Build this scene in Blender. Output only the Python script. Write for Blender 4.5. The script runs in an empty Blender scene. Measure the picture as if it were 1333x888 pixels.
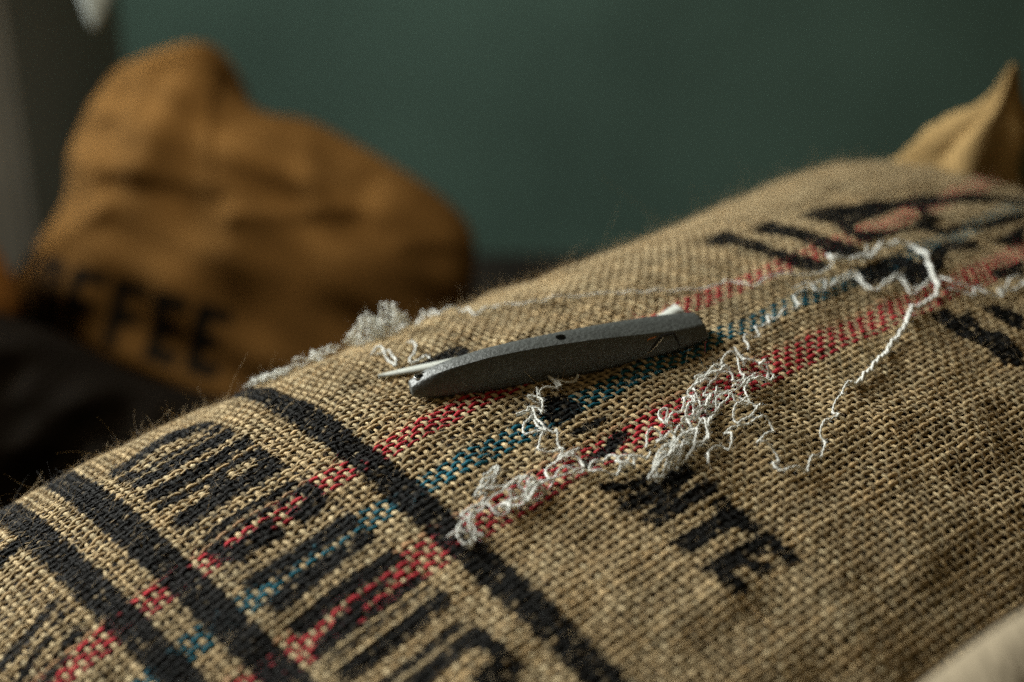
import bpy, bmesh, math, random
import numpy as np
from mathutils import Vector, Matrix

# ------------------------------------------------------------------ camera, world, lamps, exposure
SC = bpy.context.scene
COL = SC.collection
H = 1.30                                   # camera height above the floor
TAU = 0.42205                              # camera pitch, downwards
FPX = 1333 * 50 / 36.0
CX, CY = 666.5, 444.0
cam_data = bpy.data.cameras.new('camera')
cam_data.lens = 50; cam_data.sensor_width = 36
cam_data.clip_start = 0.01; cam_data.clip_end = 50
cam_data.dof.use_dof = True
cam_data.dof.focus_distance = 0.505
cam_data.dof.aperture_fstop = 3.8
cam = bpy.data.objects.new('camera', cam_data); COL.objects.link(cam)
cam.location = (0, 0, H); cam.rotation_euler = (math.pi / 2 - TAU, 0, 0)
SC.camera = cam

world = bpy.data.worlds.new('World'); SC.world = world; world.use_nodes = True
bg = world.node_tree.nodes['Background']
bg.inputs[0].default_value = (1.0, 0.75, 0.41, 1); bg.inputs[1].default_value = 0.12

def area_lamp(name, loc, target, size, size_y, power, color):
    d = bpy.data.lights.new(name, 'AREA'); d.shape = 'RECTANGLE'
    d.size = size; d.size_y = size_y; d.energy = power; d.color = color
    o = bpy.data.objects.new(name, d); COL.objects.link(o)
    o.location = loc
    o.rotation_euler = (Vector(target) - Vector(loc)).to_track_quat('-Z', 'Y').to_euler()
    return o
window_lamp = area_lamp('window_light', (-1.45, 1.74, H + 0.66), (0.0, 0.50, H - 0.25), 1.15, 1.25, 98, (0.99, 1.0, 0.96))

rear_fill_lamp = area_lamp('rear_fill_light', (-0.25, 0.62, H + 1.18), (-0.27, 1.14, H - 0.38), 0.35, 0.35, 1.2, (1.0, 0.88, 0.70))  # added fill lamp, narrow cone to lift the brown sack behind
rear_fill_lamp.data.spread = math.radians(38)

window_lamp.data.spread = math.radians(122)
SC.render.engine = 'CYCLES'
SC.view_settings.view_transform = 'Standard'; SC.view_settings.look = 'None'
SC.view_settings.exposure = 0.0; SC.view_settings.gamma = 1.0
SC.view_settings.use_curve_mapping = False
SC.cycles.max_bounces = 5; SC.cycles.diffuse_bounces = 3
SC.cycles.use_adaptive_sampling = False
SC.cycles.use_denoising = False
SC.cycles.sample_clamp_direct = 6; SC.cycles.sample_clamp_indirect = 2

rng = np.random.default_rng(7)
random.seed(7)

def at(x, y, d):
    """photo pixel and distance along the view axis -> point in the room"""
    a = (x - CX) / FPX * d; b = -(y - CY) / FPX * d
    ct, st = math.cos(TAU), math.sin(TAU)
    return np.array([a, d * ct + b * st, H - d * st + b * ct])
CAM_R = np.array([1.0, 0, 0]); CAM_U = np.array([0, math.sin(TAU), math.cos(TAU)]); CAM_F = np.array([0, math.cos(TAU), -math.sin(TAU)])

# ------------------------------------------------------------------ materials
def new_mat(name):
    m = bpy.data.materials.new(name); m.use_nodes = True
    nt = m.node_tree; b = nt.nodes['Principled BSDF']
    return m, nt, b
def N(nt, typ, **kw):
    n = nt.nodes.new(typ)
    for k, v in kw.items(): setattr(n, k, v)
    return n
def mix_rgb(nt, blend, fac, a, b):
    n = N(nt, 'ShaderNodeMix', data_type='RGBA', blend_type=blend)
    for sock, val in ((n.inputs[0], fac), (n.inputs[6], a), (n.inputs[7], b)):
        if hasattr(val, 'links'): nt.links.new(val, sock)
        else: sock.default_value = val
    return n.outputs[2]

def fibre_mat(name, scale_long, scale_round, bump, sheen, ink_gloss=False, twist=0.0, tone=(.5, 1.35)):
    """yarn: colour from the 'col' attribute, streaks along the fibre coordinate 'fib'"""
    m, nt, b = new_mat(name)
    col = N(nt, 'ShaderNodeAttribute', attribute_name='col')
    fib = N(nt, 'ShaderNodeAttribute', attribute_name='fib')
    mp = N(nt, 'ShaderNodeMapping'); mp.inputs['Scale'].default_value = (scale_long, scale_round, scale_round)
    mp.inputs['Rotation'].default_value = (0, 0, twist)
    nt.links.new(fib.outputs['Vector'], mp.inputs['Vector'])
    nz = N(nt, 'ShaderNodeTexNoise'); nz.inputs['Scale'].default_value = 1.0; nz.inputs['Detail'].default_value = 3
    nt.links.new(mp.outputs[0], nz.inputs['Vector'])
    rp = N(nt, 'ShaderNodeMapRange'); rp.inputs[1].default_value = 0.3; rp.inputs[2].default_value = 0.7
    rp.inputs[3].default_value = tone[0]; rp.inputs[4].default_value = tone[1]
    nt.links.new(nz.outputs[0], rp.inputs[0])
    cc = mix_rgb(nt, 'MULTIPLY', 1.0, col.outputs['Color'], rp.outputs[0])
    nt.links.new(cc, b.inputs['Base Color'])
    b.inputs['Roughness'].default_value = 0.8
    if ink_gloss:
        ik = N(nt, 'ShaderNodeAttribute', attribute_name='ink')
        rr = N(nt, 'ShaderNodeMapRange'); rr.inputs[3].default_value = 0.9; rr.inputs[4].default_value = 0.58
        sp = N(nt, 'ShaderNodeMapRange'); sp.inputs[3].default_value = 0.11; sp.inputs[4].default_value = 0.03
        nt.links.new(ik.outputs['Fac'], sp.inputs[0]); nt.links.new(sp.outputs[0], b.inputs['Specular IOR Level'])
        nt.links.new(ik.outputs['Fac'], rr.inputs[0]); nt.links.new(rr.outputs[0], b.inputs['Roughness'])
    b.inputs['Sheen Weight'].default_value = sheen; b.inputs['Sheen Roughness'].default_value = 0.5
    b.inputs['Specular IOR Level'].default_value = 0.11
    bp = N(nt, 'ShaderNodeBump'); bp.inputs['Strength'].default_value = bump; bp.inputs['Distance'].default_value = 0.0004
    nt.links.new(nz.outputs[0], bp.inputs['Height']); nt.links.new(bp.outputs[0], b.inputs['Normal'])
    return m

def plain_mat(name, c, rough=0.7, noise=0.0, nscale=40, bump=0.0, spec=0.4, metallic=0.0, c2=None):
    m, nt, b = new_mat(name)
    b.inputs['Base Color'].default_value = (*c, 1); b.inputs['Roughness'].default_value = rough
    b.inputs['Specular IOR Level'].default_value = spec; b.inputs['Metallic'].default_value = metallic
    if noise or bump:
        tc = N(nt, 'ShaderNodeTexCoord')
        nz = N(nt, 'ShaderNodeTexNoise'); nz.inputs['Scale'].default_value = nscale; nz.inputs['Detail'].default_value = 5
        nt.links.new(tc.outputs['Object'], nz.inputs['Vector'])
        if noise:
            c2 = c2 or tuple(x * (1 - noise) for x in c)
            rp = N(nt, 'ShaderNodeMapRange'); rp.inputs[1].default_value = 0.35; rp.inputs[2].default_value = 0.65
            nt.links.new(nz.outputs[0], rp.inputs[0])
            nt.links.new(mix_rgb(nt, 'MIX', rp.outputs[0], (*c2, 1), (*c, 1)), b.inputs['Base Color'])
        if bump:
            bp = N(nt, 'ShaderNodeBump'); bp.inputs['Strength'].default_value = bump; bp.inputs['Distance'].default_value = 0.0006
            nt.links.new(nz.outputs[0], bp.inputs['Height']); nt.links.new(bp.outputs[0], b.inputs['Normal'])
    return m

def burlap_mat(name, c, pitch=0.003, attr=False):
    """far or hidden sacking: woven relief from two crossed waves"""
    m, nt, b = new_mat(name)
    tc = N(nt, 'ShaderNodeTexCoord')
    outs = []
    for ax in ('X', 'Y', 'Z'):
        w = N(nt, 'ShaderNodeTexWave', wave_type='BANDS', bands_direction=ax)
        w.inputs['Scale'].default_value = 0.314 / pitch; w.inputs['Distortion'].default_value = 0.6
        nt.links.new(tc.outputs['Object'], w.inputs['Vector']); outs.append(w.outputs['Fac'])
    a = N(nt, 'ShaderNodeMath', operation='MULTIPLY'); nt.links.new(outs[0], a.inputs[0]); nt.links.new(outs[2], a.inputs[1])
    nz = N(nt, 'ShaderNodeTexNoise'); nz.inputs['Scale'].default_value = 22; nz.inputs['Detail'].default_value = 6
    nt.links.new(tc.outputs['Object'], nz.inputs['Vector'])
    rp = N(nt, 'ShaderNodeMapRange'); rp.inputs[1].default_value = 0.3; rp.inputs[2].default_value = 0.7; rp.inputs[3].default_value = 0.7; rp.inputs[4].default_value = 1.15
    nt.links.new(nz.outputs[0], rp.inputs[0])
    if attr:
        src = N(nt, 'ShaderNodeAttribute', attribute_name='col').outputs['Color']
    else:
        src = (*c, 1)
    c1 = mix_rgb(nt, 'MULTIPLY', 1.0, src, rp.outputs[0])
    c2 = mix_rgb(nt, 'MULTIPLY', 0.35, c1, a.outputs[0])
    nt.links.new(c2, b.inputs['Base Color']); b.inputs['Roughness'].default_value = 0.9
    b.inputs['Specular IOR Level'].default_value = 0.02
    b.inputs['Sheen Weight'].default_value = 0.0
    bp = N(nt, 'ShaderNodeBump'); bp.inputs['Strength'].default_value = 0.8; bp.inputs['Distance'].default_value = 0.001
    nt.links.new(a.outputs[0], bp.inputs['Height']); nt.links.new(bp.outputs[0], b.inputs['Normal'])
    return m

M_YARN = fibre_mat('jute_yarn', 420.0, 6.0, 1.0, 0.0, ink_gloss=True)
M_THREAD = fibre_mat('cotton_thread', 400.0, 2.0, 0.5, 0.2, tone=(.82, 1.1))
M_FUZZ = fibre_mat('jute_fibre', 300.0, 1.0, 0.0, 0.2)
M_SHADE_LINER = plain_mat('dark_inside_shade', (0.020, 0.013, 0.007), 0.8, 0.5, 160)  # dark beans plus the shade inside the sack, put into one colour
M_SIDE = burlap_mat('sacking', (0.46, 0.38, 0.26))
M_NEAR = burlap_mat('near_sacking', (0.30, 0.25, 0.17))
M_BACK = burlap_mat('brown_sacking', (0.30, 0.16, 0.05), attr=True)
M_DARKSACK = burlap_mat('shade_coloured_sacking', (0.007, 0.005, 0.003))  # near-black base: the shade these sacks lie in is put into the colour
M_WALL = plain_mat('green_paint', (0.112, 0.200, 0.160), 0.75, 0.25, 3.0, 0.0)
M_PILLAR = plain_mat('grey_paint', (0.21, 0.225, 0.215), 0.7, 0.2, 6.0)
M_WOOD = plain_mat('dark_planks', (0.012, 0.011, 0.009), 0.9, 0.4, 8.0, spec=0.0)
M_KNIFE = plain_mat('grey_cast_metal', (0.078, 0.085, 0.077), 0.52, 0.35, 700, 0.7, 0.5, 0.25)
M_GROOVE = plain_mat('groove_black', (0.008, 0.008, 0.008), 0.7, 0.2, 100)
M_STEEL = plain_mat('bright_steel', (0.62, 0.63, 0.60), 0.22, 0.1, 200, 0.0, 0.5, 1.0)
M_STRIP = plain_mat('ivory_strip', (0.37, 0.385, 0.34), 0.7, 0.1, 200, 0.05)
M_CLOTH = plain_mat('white_cloth', (0.26, 0.30, 0.29), 0.8, 0.1, 30)
M_EAR = burlap_mat('sacking_ear', (0.40, 0.30, 0.15), attr=True)
M_COLOR = fibre_mat('coloured_fibre', 300.0, 1.0, 0.0, 0.1)

# ------------------------------------------------------------------ mesh helpers
def link(o, parent=None):
    COL.objects.link(o)
    if parent is not None: o.parent = parent
    return o
def tag(o, label, cat, group=None, kind=None):
    if label: o['label'] = label
    if cat: o['category'] = cat
    if group: o['group'] = group
    if kind: o['kind'] = kind
    return o
def empty(name):
    return link(bpy.data.objects.new(name, None))
def mesh_obj(name, verts, faces, mat, parent=None, smooth=True, col=None, fib=None, ink=None, kind=None):
    verts = np.ascontiguousarray(verts, dtype=np.float32).reshape(-1, 3); faces = np.ascontiguousarray(faces, dtype=np.int32)
    me = bpy.data.meshes.new(name)
    k = faces.shape[1]
    me.vertices.add(len(verts)); me.vertices.foreach_set('co', verts.ravel())
    me.loops.add(faces.size); me.loops.foreach_set('vertex_index', faces.ravel())
    me.polygons.add(len(faces)); me.polygons.foreach_set('loop_start', np.arange(0, faces.size, k, dtype=np.int32))
    me.update(calc_edges=True)
    me.validate()
    if smooth: me.polygons.foreach_set('use_smooth', np.ones(len(me.polygons), dtype=bool))
    if col is not None:
        a = me.attributes.new('col', 'FLOAT_COLOR', 'POINT')
        c = np.ones((len(verts), 4), dtype=np.float32); c[:, :3] = np.asarray(col).reshape(-1, 3); a.data.foreach_set('color', c.ravel())
    if fib is not None:
        a = me.attributes.new('fib', 'FLOAT_VECTOR', 'POINT'); a.data.foreach_set('vector', np.ascontiguousarray(fib, dtype=np.float32).ravel())
    if ink is not None:
        a = me.attributes.new('ink', 'FLOAT', 'POINT'); a.data.foreach_set('value', np.ascontiguousarray(ink, dtype=np.float32).ravel())
    me.materials.append(mat)
    o = link(bpy.data.objects.new(name, me), parent)
    if kind: o['kind'] = kind
    return o
def tube_faces(n, k, nt=1):
    """quads for nt tubes of n rings with k sides"""
    i = np.arange(n - 1)[:, None]; j = np.arange(k)[None]
    a = i * k + j; b = i * k + (j + 1) % k
    q = np.stack([a, b, b + k, a + k], -1).reshape(-1, 4)
    return (q[None] + (np.arange(nt) * n * k)[:, None, None]).reshape(-1, 4)
def sweep(paths, radii, k):
    """paths (T,n,3), radii (T,n) -> verts (T,n,k,3) with frames that avoid twisting"""
    t = np.gradient(paths, axis=1); t /= np.linalg.norm(t, axis=-1, keepdims=True) + 1e-12
    ref = np.zeros_like(t); ref[..., 2] = 1.0
    bad = abs(t[..., 2]) > 0.93; ref[bad] = (1, 0, 0)
    s = np.cross(t, ref); s /= np.linalg.norm(s, axis=-1, keepdims=True) + 1e-12
    u = np.cross(s, t)
    a = np.arange(k) / k * 2 * np.pi
    return paths[:, :, None] + radii[:, :, None, None] * (np.cos(a)[:, None] * s[:, :, None] + np.sin(a)[:, None] * u[:, :, None])
def transport_tube(path, rad, k):
    """one tube, parallel-transport frame (for curls that turn every way)"""
    n = len(path); t = np.gradient(path, axis=0); t /= np.linalg.norm(t, axis=1, keepdims=True) + 1e-12
    s = np.cross(t[0], (0, 0, 1.0)); s /= np.linalg.norm(s) + 1e-9
    S = np.zeros_like(path)
    for i in range(n):
        s = s - t[i] * np.dot(s, t[i]); l = np.linalg.norm(s)
        s = s / l if l > 1e-6 else np.array([1.0, 0, 0])
        S[i] = s
    W = np.cross(t, S); a = np.arange(k) / k * 2 * np.pi
    return path[:, None] + rad[:, None, None] * (np.cos(a)[:, None] * S[:, None] + np.sin(a)[:, None] * W[:, None])
def smooth_noise(n_rows, x, scales, r=rng):
    """one smooth random function of x for every row, about unit amplitude"""
    out = np.zeros((n_rows, len(x)))
    for L in scales:
        out += np.sin(2 * np.pi * x[None] / (L * r.uniform(0.7, 1.4, (n_rows, 1))) + r.uniform(0, 6.283, (n_rows, 1))) * r.uniform(0.4, 1.0, (n_rows, 1))
    return out / math.sqrt(len(scales))
def inside(poly, x, y):
    poly = np.asarray(poly, float); res = np.zeros(x.shape, bool)
    x0, y0 = poly.min(0); x1, y1 = poly.max(0)
    idx = np.nonzero((x >= x0) & (x <= x1) & (y >= y0) & (y <= y1))
    if len(idx[0]) == 0: return res
    px, py = x[idx], y[idx]; c = np.zeros(px.shape, bool)
    for i in range(len(poly)):
        ax, ay = poly[i]; bx, by = poly[i - 1]
        cond = (ay > py) != (by > py)
        c ^= cond & (px < (bx - ax) * (py - ay) / (by - ay + 1e-15) + ax)
    res[idx] = c
    return res

# ------------------------------------------------------------------ setting
def box(name, x0, x1, y0, y1, z0, z1, mat, parent=None, bevel=0.0):
    bm = bmesh.new(); bmesh.ops.create_cube(bm, size=1)
    for v in bm.verts:
        v.co = Vector(((x0 + x1) / 2 + v.co.x * (x1 - x0), (y0 + y1) / 2 + v.co.y * (y1 - y0), (z0 + z1) / 2 + v.co.z * (z1 - z0)))
    if bevel: bmesh.ops.bevel(bm, geom=list(bm.edges), offset=bevel, segments=2, affect='EDGES')
    me = bpy.data.meshes.new(name); bm.to_mesh(me); bm.free(); me.materials.append(mat)
    return link(bpy.data.objects.new(name, me), parent)
wall = box('wall', -4, 4, 2.30, 2.42, 0, 3.0, M_WALL); tag(wall, 'dark green painted wall behind the sacks', 'wall', kind='structure')
floor = box('floor', -4, 4, -1.5, 2.296, -0.1, 0, M_WOOD); tag(floor, None, None, kind='structure')
platform = box('platform', -1.6, 1.3, -0.35, 1.75, 0.02, H - 0.66, M_WOOD); tag(platform, None, None, kind='structure')
pillar = box('pillar', -0.85, -0.475, 1.33, 1.74, H - 0.657, 3.0, M_PILLAR, bevel=0.01); tag(pillar, 'pale grey pillar at the left edge, beside the green wall', 'pillar', kind='structure')

# ------------------------------------------------------------------ cloth surface of the big sack: u runs along the stripes, v across them
PR = [0.42205, 705.76252, 548.28832, 0.6683, 0.02742, 0.12586, -1.09104, 6.48529, 0.06292, -0.06839, 1.7251, -16.00707, 525.6941, 3.4059, 3.93894, -40.63236, 2.84999, 13.02461, -2.67215, -8.0214, -41.75391]
STRIPE = 0.02722
def surf(us, vs):
    _, px, py, ph0, ph1, th0, th1, th2, ps0, psu, q0, q1, q2, qu, ph2, th3, psuu, ph3, quu, q1u, th4 = PR
    du = .002; uf = np.arange(-.8, 1.0001, du)
    PH = lambda x: ph0 + ph1 * x + ph2 * x**2 / 2 + ph3 * x**3 / 6
    TH = lambda x: th0 + th1 * x + th2 * x**2 / 2 + th3 * x**3 / 6 + th4 * x**4 / 24
    TT = lambda x: np.stack([np.cos(TH(x)) * np.cos(PH(x)), np.cos(TH(x)) * np.sin(PH(x)), np.sin(TH(x))], -1)
    T = TT(uf)
    Cc = np.concatenate([np.zeros((1, 3)), np.cumsum((T[1:] + T[:-1]) / 2 * du, 0)]); Cc -= Cc[np.argmin(abs(uf))]
    anc = at(px, py, 0.50)
    c = np.stack([np.interp(us, uf, Cc[:, k]) for k in range(3)], -1) + anc
    t = TT(us); sd = np.stack([np.sin(PH(us)), -np.cos(PH(us)), 0 * us], -1); n = np.cross(sd, t)
    dv = .002; vf = np.arange(-.5, .6001, dv); j0 = np.argmin(abs(vf)); uu = us[:, None]
    psi = ps0 + psu * uu + psuu * uu**2 / 2 + (q0 + qu * uu + quu * uu**2 / 2) * vf + (q1 + q1u * uu) * vf**2 / 2 + q2 * vf**3 / 6
    cs, sn = np.cos(psi), np.sin(psi)
    a = np.concatenate([0 * cs[:, :1], np.cumsum((cs[:, 1:] + cs[:, :-1]) / 2 * dv, 1)], 1); a -= a[:, j0:j0 + 1]
    b = np.concatenate([0 * cs[:, :1], np.cumsum((sn[:, 1:] + sn[:, :-1]) / 2 * dv, 1)], 1); b -= b[:, j0:j0 + 1]
    av = np.stack([np.interp(vs, vf, a[i]) for i in range(len(us))]); bv = np.stack([np.interp(vs, vf, b[i]) for i in range(len(us))])
    return c[:, None] + av[..., None] * sd[:, None] - bv[..., None] * n[:, None]
U0, U1, V0, V1 = -0.215, 0.428, -0.168, 0.186
GU = np.linspace(U0 - .01, U1 + .01, 233); GV = np.linspace(V0 - .01, V1 + .01, 134)
GP = surf(GU, GV)
def grid_normals(P):
    n = np.cross(np.gradient(P, axis=1), np.gradient(P, axis=0)); return n / np.linalg.norm(n, axis=-1, keepdims=True)
GN = grid_normals(GP)
lump = np.zeros(GP.shape[:2])                     # beans and slack under the cloth
for L, amp in ((0.018, 0.00022), (0.033, 0.00045), (0.06, 0.0004)):
    for _ in range(7):
        a = rng.uniform(0, np.pi); f = 2 * np.pi / (L * rng.uniform(.75, 1.3))
        lump += amp * 0.5 * np.sin(f * (GU[:, None] * math.cos(a) + GV[None] * math.sin(a)) + rng.uniform(0, 6.28))
GP = GP + GN * lump[..., None]; GN = grid_normals(GP)
def interp2(G, u, v):
    fu = np.clip((u - GU[0]) / (GU[1] - GU[0]), 0, len(GU) - 1.001); fv = np.clip((v - GV[0]) / (GV[1] - GV[0]), 0, len(GV) - 1.001)
    i = fu.astype(int); j = fv.astype(int); a = (fu - i)[..., None]; b = (fv - j)[..., None]
    return G[i, j] * (1 - a) * (1 - b) + G[i + 1, j] * a * (1 - b) + G[i, j + 1] * (1 - a) * b + G[i + 1, j + 1] * a * b
def cloth(u, v):
    u = np.asarray(u, float); v = np.asarray(v, float)
    n = interp2(GN, u, v); return interp2(GP, u, v), n / np.linalg.norm(n, axis=-1, keepdims=True)

# ------------------------------------------------------------------ print on the cloth
INK_POLYGONS = {
 's1': [(-0.1624,-0.057),(-0.1614,-0.0532),(-0.1649,-0.0509),(-0.1739,-0.0485),(-0.1821,-0.0466),(-0.1892,-0.0441),(-0.1904,-0.0484),(-0.1792,-0.0523),(-0.1698,-0.055)],
 's2': [(-0.1623,-0.0492),(-0.1617,-0.0461),(-0.1667,-0.043),(-0.1753,-0.0405),(-0.1848,-0.0363),(-0.1875,-0.0346),(-0.1897,-0.0379),(-0.1769,-0.0429),(-0.1684,-0.0465)],
 's3': [(-0.163,-0.0403),(-0.1609,-0.0367),(-0.1615,-0.0331),(-0.1669,-0.0323),(-0.1723,-0.0304),(-0.1801,-0.0263),(-0.183,-0.0304),(-0.1741,-0.0349),(-0.1684,-0.0374)],
 's0': [(-0.1547,-0.1033),(-0.1544,-0.0972),(-0.1612,-0.0947),(-0.1673,-0.0908),(-0.1706,-0.0912),(-0.1694,-0.098),(-0.1615,-0.1005)],
 'ea': [(0.1698,-0.078),(0.1803,-0.0759),(0.1723,-0.0457),(0.1741,-0.0308),(0.175,-0.0156),(0.1686,-0.0123),(0.1642,-0.0208),(0.1669,-0.0375),(0.1679,-0.0563),(0.1642,-0.0692)],
 'eb': [(0.195,-0.0708),(0.2084,-0.07),(0.2017,-0.0503),(0.1988,-0.0296),(0.2001,-0.0122),(0.1943,-0.0097),(0.1873,-0.0217),(0.1923,-0.0398),(0.1953,-0.0582)],
 'eye': [(0.2254,-0.0642),(0.2467,-0.0587),(0.2739,-0.0471),(0.2996,-0.0385),(0.3323,-0.0237),(0.378,-0.0032),(0.3562,0.0008),(0.3187,-0.0194),(0.2893,-0.0265),(0.2737,-0.0235),(0.2701,-0.0141),(0.2576,-0.0106),(0.2496,-0.0155),(0.2285,-0.0167),(0.2136,-0.0182),(0.2144,-0.0291),(0.226,-0.0441),(0.2247,-0.0541)],
 'eyehole': [(0.2242,-0.0338),(0.2439,-0.0358),(0.2732,-0.0324),(0.2652,-0.0208),(0.25,-0.0183),(0.2282,-0.0218),(0.222,-0.0272)],
 'tail': [(0.2496,-0.0155),(0.2612,-0.0086),(0.2859,-0.0006),(0.3348,0.0061),(0.32,0.0104),(0.2877,0.005),(0.2549,-0.0054)],
 'low': [(0.171,0.0001),(0.1894,-0.0051),(0.2105,-0.0035),(0.2102,0.0068),(0.2266,0.0034),(0.243,0.0007),(0.2616,0.0077),(0.254,0.0127),(0.2356,0.0072),(0.2103,0.0167),(0.1952,0.0211),(0.1927,0.0116),(0.1742,0.0079)],
 'rt': [(0.2708,0.0123),(0.3133,0.0126),(0.2868,0.0223),(0.2755,0.0215)],
 'rb': [(0.2364,0.028),(0.2638,0.032),(0.2464,0.0402),(0.2319,0.0361)],
 'ra': [(0.1745,0.0345),(0.1865,0.0386),(0.1811,0.0449),(0.1926,0.0446),(0.1882,0.0488),(0.1834,0.0574),(0.1894,0.0605),(0.1838,0.0748),(0.1742,0.0808),(0.1687,0.0749),(0.1707,0.0682),(0.1725,0.0588),(0.1697,0.0524),(0.1721,0.0424)],
 'rc': [(0.1985,0.0438),(0.211,0.0477),(0.2115,0.0544),(0.2096,0.0597),(0.1994,0.0655),(0.1964,0.0604),(0.1979,0.0526)],
 'k1': [(0.009,-0.01),(0.0146,-0.007),(0.0153,0.0007),(0.0131,0.0061),(0.0081,0.0072),(0.0029,0.0067),(0.0018,0.0014),(0.0047,-0.0048)],
 'k2': [(0.0035,0.0115),(0.0114,0.0117),(0.0183,0.0121),(0.017,0.0145),(0.0091,0.0152),(0.0029,0.0151)],
 'k3': [(0.0143,0.0211),(0.0177,0.0227),(0.0163,0.0268),(0.0107,0.0285),(0.0057,0.0306),(-0.001,0.031),(-0.0067,0.0322),(-0.006,0.0279),(0.0015,0.0256),(0.0056,0.0254)],
 'k4': [(-0.0085,0.0412),(-0.0051,0.0441),(0.0036,0.0456),(0.0097,0.0459),(0.0076,0.0489),(0.0011,0.0492),(-0.0065,0.0474),(-0.0106,0.0451)],
 'k5': [(-0.0091,0.0486),(-0.0074,0.0533),(-0.0013,0.055),(0.0043,0.0541),(0.0055,0.0561),(-0.0017,0.0579),(-0.0094,0.057),(-0.0117,0.053)],
 'k0': [(-0.0128,-0.071),(0.0009,-0.0697),(0.0125,-0.0702),(0.0163,-0.0641),(0.0064,-0.0566),(-0.0069,-0.0585)],
}
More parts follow.
